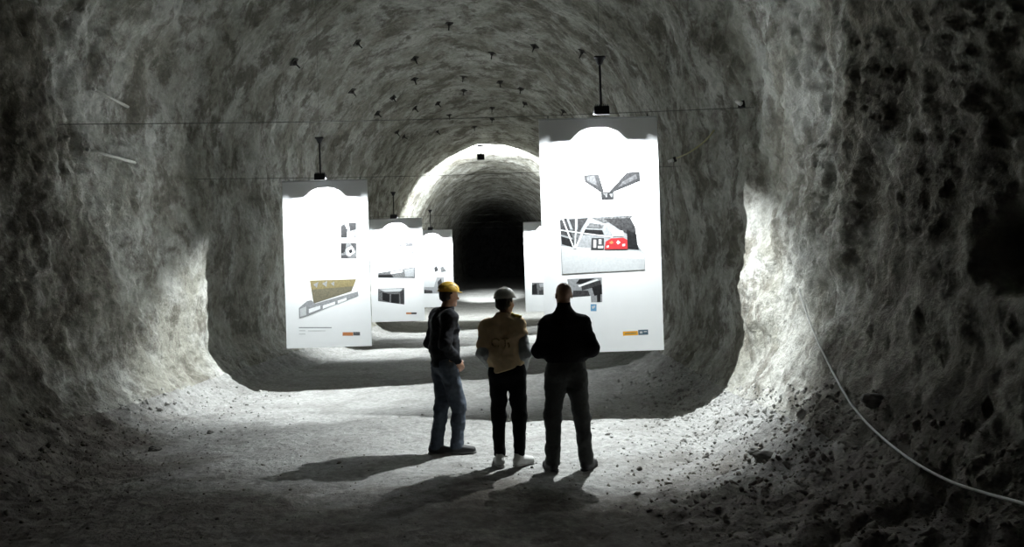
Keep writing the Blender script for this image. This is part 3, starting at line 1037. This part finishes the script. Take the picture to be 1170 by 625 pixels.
def hand_prims(f, wrist, dirv, palmn, thumbv, curl=0.5):
    """hand continuing a forearm: palm, four unequal bent fingers, thumb off the side"""
    d = np.array(dirv, float); d /= np.linalg.norm(d)
    n = np.array(palmn, float); n -= d * (n @ d); n /= np.linalg.norm(n)
    s = np.cross(d, n)
    if s @ np.array(thumbv) < 0: s = -s
    w = np.array(wrist, float)
    f.cap(w, w + d * 0.05, 0.026, 0.030, 0.02, (n, 0.6))
    for q, (off, ln) in enumerate(((0.030, 0.068), (0.010, 0.076), (-0.010, 0.070), (-0.029, 0.055))):
        b = w + d * 0.088 + s * off
        f.cap(w + d * 0.02 + s * off * 0.6, b, 0.014, 0.012, 0.012, (n, 0.9))
        p, ang = b, 0.15
        for l_, r_ in ((0.42, 0.0092), (0.32, 0.0084), (0.26, 0.0076)):
            ang += curl
            e = p + (d * math.cos(ang) + n * math.sin(ang)) * ln * l_ * 1.25
            f.cap(p, e, r_, r_ * 0.92, 0.004)
            p = e
    b = w + d * 0.025 + s * 0.026
    m = b + (d * 0.7 + s * 0.62 + n * 0.35) * 0.04
    f.cap(b, m, 0.013, 0.011, 0.010)
    f.cap(m, m + (d * 0.85 + s * 0.15 + n * 0.5) * 0.034, 0.0105, 0.008, 0.004)


def build_shoe(root, ankle, toe_yaw, length, upper, sole, name='shoe'):
    """ankle = ground point under the ankle; toes point along toe_yaw"""
    def P(x, y, z): return rz((x, y, z), toe_yaw) + np.array([ankle[0], ankle[1], 0.0])
    side = rz((1, 0, 0), toe_yaw)
    lo = np.array([ankle[0] - 0.32, ankle[1] - 0.32, -0.03]); hi = np.array([ankle[0] + 0.32, ankle[1] + 0.32, 0.22])
    f = Field(lo, hi, 0.007)
    L = length
    f.cap(P(0, -0.04, 0.05), P(0, 0.05, 0.045), 0.042, 0.042, 0.02)
    f.cap(P(0, 0.03, 0.05), P(0.004, L - 0.125, 0.030), 0.042, 0.040, 0.03, (side, 1.08))
    f.cap(P(0, -0.02, 0.06), P(0, -0.015, 0.115), 0.044, 0.046, 0.02)
    f.cut(P(0, 0, 0.018), (0, 0, -1)); f.cut(P(0, 0, 0.125), (0, 0, 1))
    sh = link(name, f.mesh(name), upper, root)
    f = Field(lo, hi, 0.007)
    f.cap(P(0, -0.045, 0.012), P(0, 0.05, 0.012), 0.040, 0.038, 0.02)
    f.cap(P(0, 0.05, 0.012), P(0.004, L - 0.125, 0.012), 0.040, 0.045, 0.02)
    f.cut((0, 0, 0.026), (0, 0, 1)); f.cut((0, 0, 0.0), (0, 0, -1))
    link('sole', f.mesh('sole'), sole, sh)
    # laces across the instep
    bm = bmesh.new()
    for q in range(4):
        y = 0.045 + 0.022 * q; z = 0.098 - 0.012 * q
        bm_tube(bm, [P(-0.026, y, z - 0.008), P(-0.01, y + 0.004, z + 0.002), P(0.01, y + 0.006, z + 0.002), P(0.026, y, z - 0.008)], 0.003, 6)
    bm_obj('laces', bm, sole, sh, True)
    return sh


def hard_hat(root, P, s, material, ridges=3):
    """shell, brim with a peak, ridges; P maps head coordinates to figure coordinates"""
    bm = bmesh.new()
    nu_, nv = 40, 12
    a_, b_, h_ = 0.098 * s, 0.118 * s, 0.100 * s
    rows = []
    for v in range(nv + 1):
        t = v / nv * math.pi / 2
        row = []
        for u in range(nu_):
            q = 2 * math.pi * u / nu_
            row.append((a_ * math.cos(t) * math.cos(q), -0.008 + b_ * math.cos(t) * math.sin(q), 0.044 + h_ * math.sin(t) ** 1.0))
        rows.append(row)
    prev = None
    for row in rows[:-1]:
        cur = [bm.verts.new(P(*[c / s for c in p])) for p in row]
        if prev:
            for u in range(nu_):
                bm.faces.new((prev[u], prev[(u + 1) % nu_], cur[(u + 1) % nu_], cur[u]))
        prev = cur
    top = bm.verts.new(P(*[c / s for c in rows[-1][0]]))
    for u in range(nu_):
        bm.faces.new((prev[u], prev[(u + 1) % nu_], top))
    hat = bm_obj('hard_hat', bm, material, root, True)
    sol = hat.modifiers.new('thickness', 'SOLIDIFY'); sol.thickness = 0.004; sol.offset = 1
    bm = bmesh.new()
    inn, out, low = [], [], []
    for u in range(nu_):
        q = 2 * math.pi * u / nu_
        fw = max(0.0, math.sin(q)) ** 3
        ex = 0.012 + 0.042 * fw
        x, y = 0.098 * math.cos(q), 0.118 * math.sin(q)
        n_ = math.hypot(x, y)
        inn.append(bm.verts.new(P(x * 0.97, -0.008 + y * 0.97, 0.050)))
        out.append(bm.verts.new(P(x * (1 + ex / n_), -0.008 + y * (1 + ex / n_), 0.038 - 0.010 * fw)))
        low.append(bm.verts.new(P(x * 0.97, -0.008 + y * 0.97, 0.040)))
    for u in range(nu_):
        w = (u + 1) % nu_
        bm.faces.new((inn[u], inn[w], out[w], out[u])); bm.faces.new((out[u], out[w], low[w], low[u]))
    bm_obj('brim', bm, material, hat, True)
    for r_ in range(ridges):
        x = (r_ - (ridges - 1) / 2) * 0.036
        pts = []
        for q in range(15):
            t = math.pi * (0.10 + 0.80 * q / 14)
            sc_ = math.sqrt(max(0.05, 1 - (x / 0.098) ** 2))
            pts.append(P(x, -0.008 + 0.119 * sc_ * math.cos(t), 0.044 + 0.101 * sc_ * math.sin(t)))
        bm = bmesh.new(); bm_tube(bm, pts, 0.0085, 8)
        bm_obj('ridge', bm, material, hat, True)
    return hat


def body_mesh(J, head, yaw, pitch, hs, grow=0.0):
    f = Field(J['lo'], J['hi'], 0.009)
    for s in ('l', 'r'):
        f.cap(J['hip_' + s], J['knee_' + s], 0.078, 0.050, 0.03)
        f.cap(J['knee_' + s], J['ankle_' + s], 0.050, 0.034, 0.03)
        a = J['ankle_' + s]; ty = J['toe_' + s]
        f.cap((a[0], a[1], 0.055), np.array([a[0], a[1], 0.035]) + rz((0, 0.13, 0), ty), 0.034, 0.026, 0.03)
        f.cap(J['sho_' + s], J['elb_' + s], 0.048, 0.038, 0.03)
        f.cap(J['elb_' + s], J['wri_' + s], 0.038, 0.026, 0.02)
    fw = J['fwd']
    f.cap(J['pelvis'] - J['right'] * 0.07, J['pelvis'] + J['right'] * 0.07, 0.10, 0.10, 0.05)
    f.cap(J['pelvis'], J['waist'], 0.115, 0.108, 0.06, (J['right'], 1.15))
    f.cap(J['waist'], J['chest'], 0.108, 0.122, 0.06, (J['right'], 1.2))
    f.cap(J['sho_l'], J['sho_r'], 0.055, 0.055, 0.06)
    f.cap(J['neckb'], J['headc'] + np.array([0, 0, -0.03]), 0.058, 0.054, 0.03)
    P = head_prims(f, J['headc'], yaw, pitch, hs)
    for s in ('l', 'r'):
        hand_prims(f, J['wri_' + s], *J['hand_' + s])
    return f.mesh('person'), P


def joints(fwd_yaw):
    r = rz((1, 0, 0), fwd_yaw); fw = rz((0, 1, 0), fwd_yaw)
    return dict(right=r, fwd=fw, lo=np.array([-0.55, -0.55, -0.02]), hi=np.array([0.55, 0.55, 1.95]))


def mkp(J, name, x, y, z):
    J[name] = J['right'] * x + J['fwd'] * y + np.array([0, 0, z])


# --- person C: black roll-neck, right of the three
def person_black():
    g0 = floor_at(650, 534)
    D = g0.y
    gz = 0.02
    J = joints(math.radians(-3))
    for n_, v in dict(hip_l=(-0.095, 0, 0.90), hip_r=(0.095, 0, 0.90), knee_l=(-0.135, 0.02, 0.49), knee_r=(0.135, 0.02, 0.49),
                      ankle_l=(-0.155, -0.02, 0.09), ankle_r=(0.165, -0.02, 0.09), pelvis=(0, 0, 0.95), waist=(0, 0.0, 1.10), chest=(0, 0.01, 1.32),
                      sho_l=(-0.165, 0, 1.372), sho_r=(0.165, 0, 1.372), elb_l=(-0.245, -0.045, 1.13), elb_r=(0.245, -0.045, 1.13),
                      wri_l=(-0.10, 0.19, 1.06), wri_r=(0.10, 0.20, 1.07), neckb=(0, 0.0, 1.45)).items(): mkp(J, n_, *v)
    J['headc'] = J['fwd'] * 0.03 + np.array([0, 0, 1.645])
    J['toe_l'] = math.radians(18); J['toe_r'] = math.radians(-32)
    J['hand_l'] = ((1, 0.12, 0), (0, -1, 0), (0, 0, 1), 0.35)
    J['hand_r'] = ((-1, 0.12, 0), (0, -1, 0), (0, 0, 1), 0.35)
    me, P = body_mesh(J, None, math.radians(6), 0.0, 0.98)
    b = link('person', me, M_SKIN)
    tag(b, 'bareheaded person in a black roll-neck and dark trousers, rightmost of the three', 'person', 'visitors looking at the banners')
    # sweater
    f = Field(J['lo'], J['hi'], 0.010)
    for s in ('l', 'r'):
        f.cap(J['sho_' + s], J['elb_' + s], 0.074, 0.066, 0.06)
        f.cap(J['elb_' + s], J['wri_' + s], 0.064, 0.043, 0.04)
    f.cap(J['pelvis'] + np.array([0, 0, 0.02]), J['waist'], 0.150, 0.145, 0.05, (J['right'], 1.22))
    f.cap(J['waist'], J['chest'], 0.145, 0.152, 0.06, (J['right'], 1.27))
    for s in ('l', 'r'):
        f.cap(J['neckb'] + np.array([0, 0, -0.035]), J['sho_' + s], 0.078, 0.066, 0.05)
    f.cap(J['neckb'] + np.array([0, 0, -0.03]), J['neckb'] + J['fwd'] * 0.015 + np.array([0, 0, 0.105]), 0.080, 0.064, 0.06)
    f.wrinkle(0.010, (5, 5, 11), 2.0)
    f.cut((0, 0, 1.015), (0, 0, -1)); f.cut(J['neckb'] + np.array([0, 0, 0.125]), (0, -0.2, 1))
    link('sweater', f.mesh('sweater'), M_BLKCLOTH, b)['label'] = 'black roll-neck sweater'
    f = Field(J['lo'], J['hi'], 0.010)
    f.cap(J['pelvis'] - J['right'] * 0.055, J['pelvis'] + J['right'] * 0.055, 0.128, 0.128, 0.05)
    for s in ('l', 'r'):
        f.cap(J['hip_' + s], J['knee_' + s], 0.106, 0.078, 0.045)
        f.cap(J['knee_' + s], J['ankle_' + s] + np.array([0, 0, -0.02]), 0.078, 0.069, 0.04)
    f.cap(J['pelvis'], J['waist'], 0.130, 0.125, 0.05, (J['right'], 1.2))
    f.wrinkle(0.013, (6, 6, 9), 21.0)
    f.cut((0, 0, 0.05), (0, 0, -1)); f.cut((0, 0, 1.06), (0, 0, 1))
    link('trousers', f.mesh('trousers'), M_GREYTROUSER, b)
    for s in ('l', 'r'):
        build_shoe(b, J['ankle_' + s], J['toe_' + s], 0.27, M_SHOED, M_SHOED)
    b.location = (g0.x, D, gz)
    return b


# --- person B: yellow vest over grey sleeves, white helmet
def person_vest():
    g0 = floor_at(583, 532)
    J = joints(math.radians(-6))
    for n_, v in dict(hip_l=(-0.088, 0, 0.86), hip_r=(0.088, 0, 0.86), knee_l=(-0.10, 0.02, 0.46), knee_r=(0.10, 0.02, 0.46),
                      ankle_l=(-0.098, -0.02, 0.085), ankle_r=(0.096, -0.02, 0.085), pelvis=(-0.005, 0, 0.91), waist=(-0.015, 0.0, 1.06), chest=(-0.03, 0.01, 1.26),
                      sho_l=(-0.185, 0, 1.325), sho_r=(0.125, 0, 1.325), elb_l=(-0.225, -0.05, 1.08), elb_r=(0.165, -0.05, 1.08),
                      wri_l=(-0.175, 0.13, 0.94), wri_r=(0.14, 0.13, 0.92), neckb=(-0.015, 0.0, 1.385)).items(): mkp(J, n_, *v)
    J['headc'] = J['right'] * -0.005 + J['fwd'] * 0.035 + np.array([0, 0, 1.565])
    J['toe_l'] = math.radians(12); J['toe_r'] = math.radians(-48)
    J['hand_l'] = ((0.55, 0.6, -0.5), (0.6, -0.5, 0.1), (0, 0.5, 1), 0.35)
    J['hand_r'] = ((-0.5, 0.6, -0.5), (-0.6, -0.5, 0.1), (0, 0.5, 1), 0.35)
    hyaw = math.radians(-38)
    me, P = body_mesh(J, None, hyaw, 0.02, 0.96)
    b = link('person', me, M_SKIN)
    tag(b, 'person in a yellow vest, grey-white hard hat and white trainers, seen from behind', 'person', 'visitors looking at the banners')
    f = Field(J['lo'], J['hi'], 0.010)      # grey shirt sleeves
    for s in ('l', 'r'):
        f.cap(J['sho_' + s], J['elb_' + s], 0.066, 0.062, 0.05)
        f.cap(J['elb_' + s], J['wri_' + s], 0.060, 0.046, 0.04)
    f.cap(J['waist'], J['chest'], 0.112, 0.112, 0.04, (J['right'], 1.2))
    f.cap(J['sho_l'] + J['right'] * 0.02, J['sho_r'] - J['right'] * 0.02, 0.048, 0.048, 0.03)
    f.wrinkle(0.012, (6, 6, 10), 4.0)
    link('shirt', f.mesh('shirt'), M_SLEEVE, b)['label'] = 'grey long-sleeved shirt'
    f = Field(J['lo'], J['hi'], 0.010)      # vest
    f.cap(J['pelvis'] + np.array([0, 0, 0.0]), J['waist'], 0.148, 0.150, 0.05, (J['right'], 1.14))
    f.cap(J['waist'], J['chest'], 0.150, 0.156, 0.06, (J['right'], 1.22))
    f.cap(J['sho_l'] + J['right'] * 0.045, J['sho_r'] - J['right'] * 0.045, 0.088, 0.088, 0.08)
    f.cap(J['neckb'] + np.array([0, 0, -0.04]), J['neckb'] + J['fwd'] * 0.01 + np.array([0, 0, 0.075]), 0.088, 0.070, 0.06)
    f.cap(J['sho_l'] + np.array([0, 0, -0.01]), J['sho_l'] * 0.35 + J['elb_l'] * 0.65, 0.078, 0.080, 0.05)
    f.cap(J['sho_r'], J['sho_r'] * 0.8 + J['elb_r'] * 0.2, 0.074, 0.070, 0.05)
    f.wrinkle(0.014, (5, 5, 8), 9.0)
    f.cut((0, 0, 0.92), J['right'] * 0.28 + np.array([0, 0, -1])); f.cut(J['neckb'] + np.array([0, 0, 0.085]), (0, 0, 1))
    vest = link('vest', f.mesh('vest'), M_VEST, b)
    vest['label'] = 'dull yellow vest'
    vb = BVHTree.FromPolygons([v.co[:] for v in vest.data.vertices], [p.vertices[:] for p in vest.data.polygons])

    def on_back(x, z):
        l, n, _, _ = vb.ray_cast(Vector(J['right'] * x - J['fwd'] * 0.5 + np.array([0, 0, z])), Vector(J['fwd']))
        return l, n
    bm = bmesh.new()    # worn print on the back: two dark unreadable marks
    for strokes in (((-0.125, 1.215), (-0.08, 1.225), (-0.055, 1.205)), ((-0.125, 1.215), (-0.128, 1.175), (-0.115, 1.15)), ((-0.115, 1.15), (-0.08, 1.145), (-0.06, 1.16)),
                    ((-0.03, 1.22), (0.0, 1.225), (0.035, 1.222)), ((0.0, 1.225), (0.002, 1.18), (0.0, 1.135)), ((0.025, 1.185), (0.04, 1.165), (0.035, 1.14))):
        pts = []
        for a, c in zip(strokes, strokes[1:]):
            for t in (0, 0.5):
                l, n = on_back(a[0] + (c[0] - a[0]) * t, a[1] + (c[1] - a[1]) * t); pts.append(l)
        l, n = on_back(*strokes[-1]); pts.append(l)
        bm_tube(bm, pts, 0.009, 6)
    bm_obj('back_print', bm, M_VESTMARK, vest, True)
    bm = bmesh.new()    # bright yellow shoulder patch
    sp = []
    for q in range(7):
        a = 0.055 + 0.016 * q
        l, n, _, _ = vb.ray_cast(Vector(J['right'] * a - J['fwd'] * 0.03 + np.array([0, 0, 1.7])), Vector((0, 0, -1)))
        if l is not None: sp.append(l)
    if len(sp) > 2: bm_tube(bm, sp, 0.020, 8)
    bm_obj('shoulder_patch', bm, M_REFLECT, vest, True)['label'] = 'bright yellow shoulder patch'
    f = Field(J['lo'], J['hi'], 0.010)
    f.cap(J['pelvis'] - J['right'] * 0.05, J['pelvis'] + J['right'] * 0.05, 0.122, 0.122, 0.05)
    for s in ('l', 'r'):
        f.cap(J['hip_' + s], J['knee_' + s], 0.094, 0.070, 0.04)
        f.cap(J['knee_' + s], J['ankle_' + s] + np.array([0, 0, 0.04]), 0.070, 0.056, 0.04)
    f.cap(J['pelvis'], J['waist'], 0.122, 0.118, 0.05, (J['right'], 1.15))
    f.wrinkle(0.009, (6, 6, 9), 33.0)
    f.cut((0, 0, 0.095), (0, 0, -1)); f.cut((0, 0, 1.02), (0, 0, 1))
    link('trousers', f.mesh('trousers'), M_BLKTROUSER, b)
    for s in ('l', 'r'):
        build_shoe(b, J['ankle_' + s], J['toe_' + s], 0.26, M_SHOEW, M_SOLEW)
    f = Field(J['headc'] - 0.2, J['headc'] + 0.2, 0.007)
    R = np.array([rz((1, 0, 0), hyaw), rz((0, 1, 0), hyaw), (0, 0, 1)]).T
    f.ell(P(0, -0.018, 0.02), (0.083, 0.094, 0.094), 0.02, R)
    f.ell(P(0, -0.055, -0.03), (0.068, 0.050, 0.05), 0.02, R)
    f.wrinkle(0.006, (40, 40, 20), 3)
    f.cut(P(0, 0.005, -0.015), rz((0, 1, -0.35), hyaw))
    f.cut(P(0, 0, 0.085), (0, 0, 1))
    link('hair', f.mesh('hair'), M_HAIR, b)
    hard_hat(b, P, 0.96, M_HATW, 1)
    b.location = (g0.x, g0.y, 0.02)
    return b


# --- person A: dark jacket, jeans, yellow helmet, turned to the right
def person_jacket():
    g0 = floor_at(511, 516)
    ty = math.radians(-58)
    J = joints(ty)
    for n_, v in dict(hip_l=(-0.09, 0, 0.90), hip_r=(0.09, 0, 0.90), knee_l=(-0.05, -0.02, 0.49), knee_r=(0.10, 0.09, 0.49),
                      ankle_l=(0.0, -0.13, 0.09), ankle_r=(0.12, 0.055, 0.09), pelvis=(0.01, 0, 0.95), waist=(0, 0.0, 1.10), chest=(0, 0.015, 1.31),
                      sho_l=(-0.18, 0.02, 1.42), sho_r=(0.18, -0.02, 1.41), elb_l=(-0.25, -0.03, 1.13), elb_r=(0.245, -0.125, 1.16),
                      wri_l=(-0.18, 0.15, 1.00), wri_r=(0.195, 0.045, 0.97), neckb=(0, 0.01, 1.45)).items(): mkp(J, n_, *v)
    J['headc'] = J['fwd'] * 0.075 + np.array([0, 0, 1.64])
    J['toe_l'] = math.radians(-88); J['toe_r'] = math.radians(-86)
    dn = J['fwd'] * 0.55 + np.array([0, 0, -0.8]) - J['right'] * 0.15
    J['hand_r'] = (dn, -J['right'], J['fwd'] + np.array([0, 0, 0.6]), 0.3)
    J['hand_l'] = (J['fwd'] * 0.5 + np.array([0, 0, -0.7]) + J['right'] * 0.3, J['right'], J['fwd'] + np.array([0, 0, 0.6]), 0.3)
    hyaw = math.radians(-62)
    me, P = body_mesh(J, None, hyaw, -0.05, 0.98)
    b = link('person', me, M_SKIN)
    tag(b, 'person in dark jacket, jeans and yellow hard hat turned to the right', 'person', 'visitors looking at the banners')
    f = Field(J['lo'], J['hi'], 0.010)
    for s in ('l', 'r'):
        f.cap(J['sho_' + s], J['elb_' + s], 0.072, 0.064, 0.05)
        f.cap(J['elb_' + s], J['wri_' + s], 0.062, 0.046, 0.04)
    f.cap(J['pelvis'] + np.array([0, 0, 0.0]), J['waist'], 0.142, 0.140, 0.05, (J['right'], 1.2))
    f.cap(J['waist'], J['chest'], 0.140, 0.146, 0.06, (J['right'], 1.26))
    f.cap(J['sho_l'] + J['right'] * 0.03, J['sho_r'] - J['right'] * 0.03, 0.080, 0.080, 0.08)
    f.cap(J['neckb'] + np.array([0, 0, -0.04]), J['neckb'] + J['fwd'] * 0.03 + np.array([0, 0, 0.06]), 0.084, 0.076, 0.05)
    f.wrinkle(0.014, (6, 6, 10), 14.0)
    f.cut((0, 0, 0.90), (0, 0, -1)); f.cut(J['neckb'] + np.array([0, 0, 0.075]), (0, 0, 1))
    jk = link('jacket', f.mesh('jacket'), M_JACKET, b)
    jk['label'] = 'dark zipped jacket'
    bm = bmesh.new()
    jb = BVHTree.FromPolygons([v.co[:] for v in jk.data.vertices], [p.vertices[:] for p in jk.data.polygons])
    pts = []
    for q in range(8):
        l, n, _, _ = jb.ray_cast(Vector(J['right'] * (0.02 + 0.012 * q) + J['fwd'] * 0.6 + np.array([0, 0, 1.31 - 0.004 * q])), Vector(-J['fwd']))
        if l is not None: pts.append(l)
    if len(pts) > 2: bm_tube(bm, pts, 0.007, 6)
    bm_obj('chest_stripe', bm, M_SLEEVE, jk, True)['label'] = 'pale chest stripe'
    f = Field(J['lo'], J['hi'], 0.010)
    f.cap(J['pelvis'] - J['right'] * 0.05, J['pelvis'] + J['right'] * 0.05, 0.125, 0.125, 0.05)
    for s in ('l', 'r'):
        f.cap(J['hip_' + s], J['knee_' + s], 0.100, 0.076, 0.04)
        f.cap(J['knee_' + s], J['ankle_' + s] + np.array([0, 0, -0.02]), 0.076, 0.070, 0.04)
    f.cap(J['pelvis'], J['waist'], 0.125, 0.120, 0.05, (J['right'], 1.15))
    f.wrinkle(0.015, (6, 6, 10), 51.0)
    f.cut((0, 0, 0.055), (0, 0, -1)); f.cut((0, 0, 1.0), (0, 0, 1))
    link('jeans', f.mesh('jeans'), M_JEANS, b)
    for s in ('l', 'r'):
        build_shoe(b, J['ankle_' + s], J['toe_' + s], 0.28, M_SHOED, M_SOLE)
    f = Field(J['headc'] - 0.2, J['headc'] + 0.2, 0.007)
    R = np.array([rz((1, 0, 0), hyaw), rz((0, 1, 0), hyaw), (0, 0, 1)]).T
    f.ell(P(0, -0.018, 0.02), (0.081, 0.093, 0.092), 0.02, R)
    f.ell(P(0, -0.055, -0.02), (0.066, 0.045, 0.045), 0.02, R)
    f.cut(P(0, -0.005, -0.01), rz((0, 1, -0.35), hyaw)); f.cut(P(0, 0, 0.085), (0, 0, 1))
    link('hair', f.mesh('hair'), M_HAIR, b)
    hard_hat(b, P, 0.98, M_HATY, 5)
    b.location = (g0.x, g0.y, 0.02)
    return b


for pfn in (person_black, person_vest, person_jacket):
    p = pfn()
    g_, n_ = ground(p.location.x, p.location.y)
    p.location.z = g_.z + 0.004

# ------------------------------------------------------------------ world and colour management
w = bpy.data.worlds.new('world')
SC.world = w
w.use_nodes = True
w.node_tree.nodes['Background'].inputs['Color'].default_value = (0, 0, 0, 1)
vs = SC.view_settings
vs.view_transform = 'Standard'
vs.look = 'None'
vs.gamma = 1
vs.exposure = 0.5
vs.use_curve_mapping = False
SC.cycles.use_denoising = True
SC.cycles.max_bounces = 8
SC.cycles.diffuse_bounces = 5
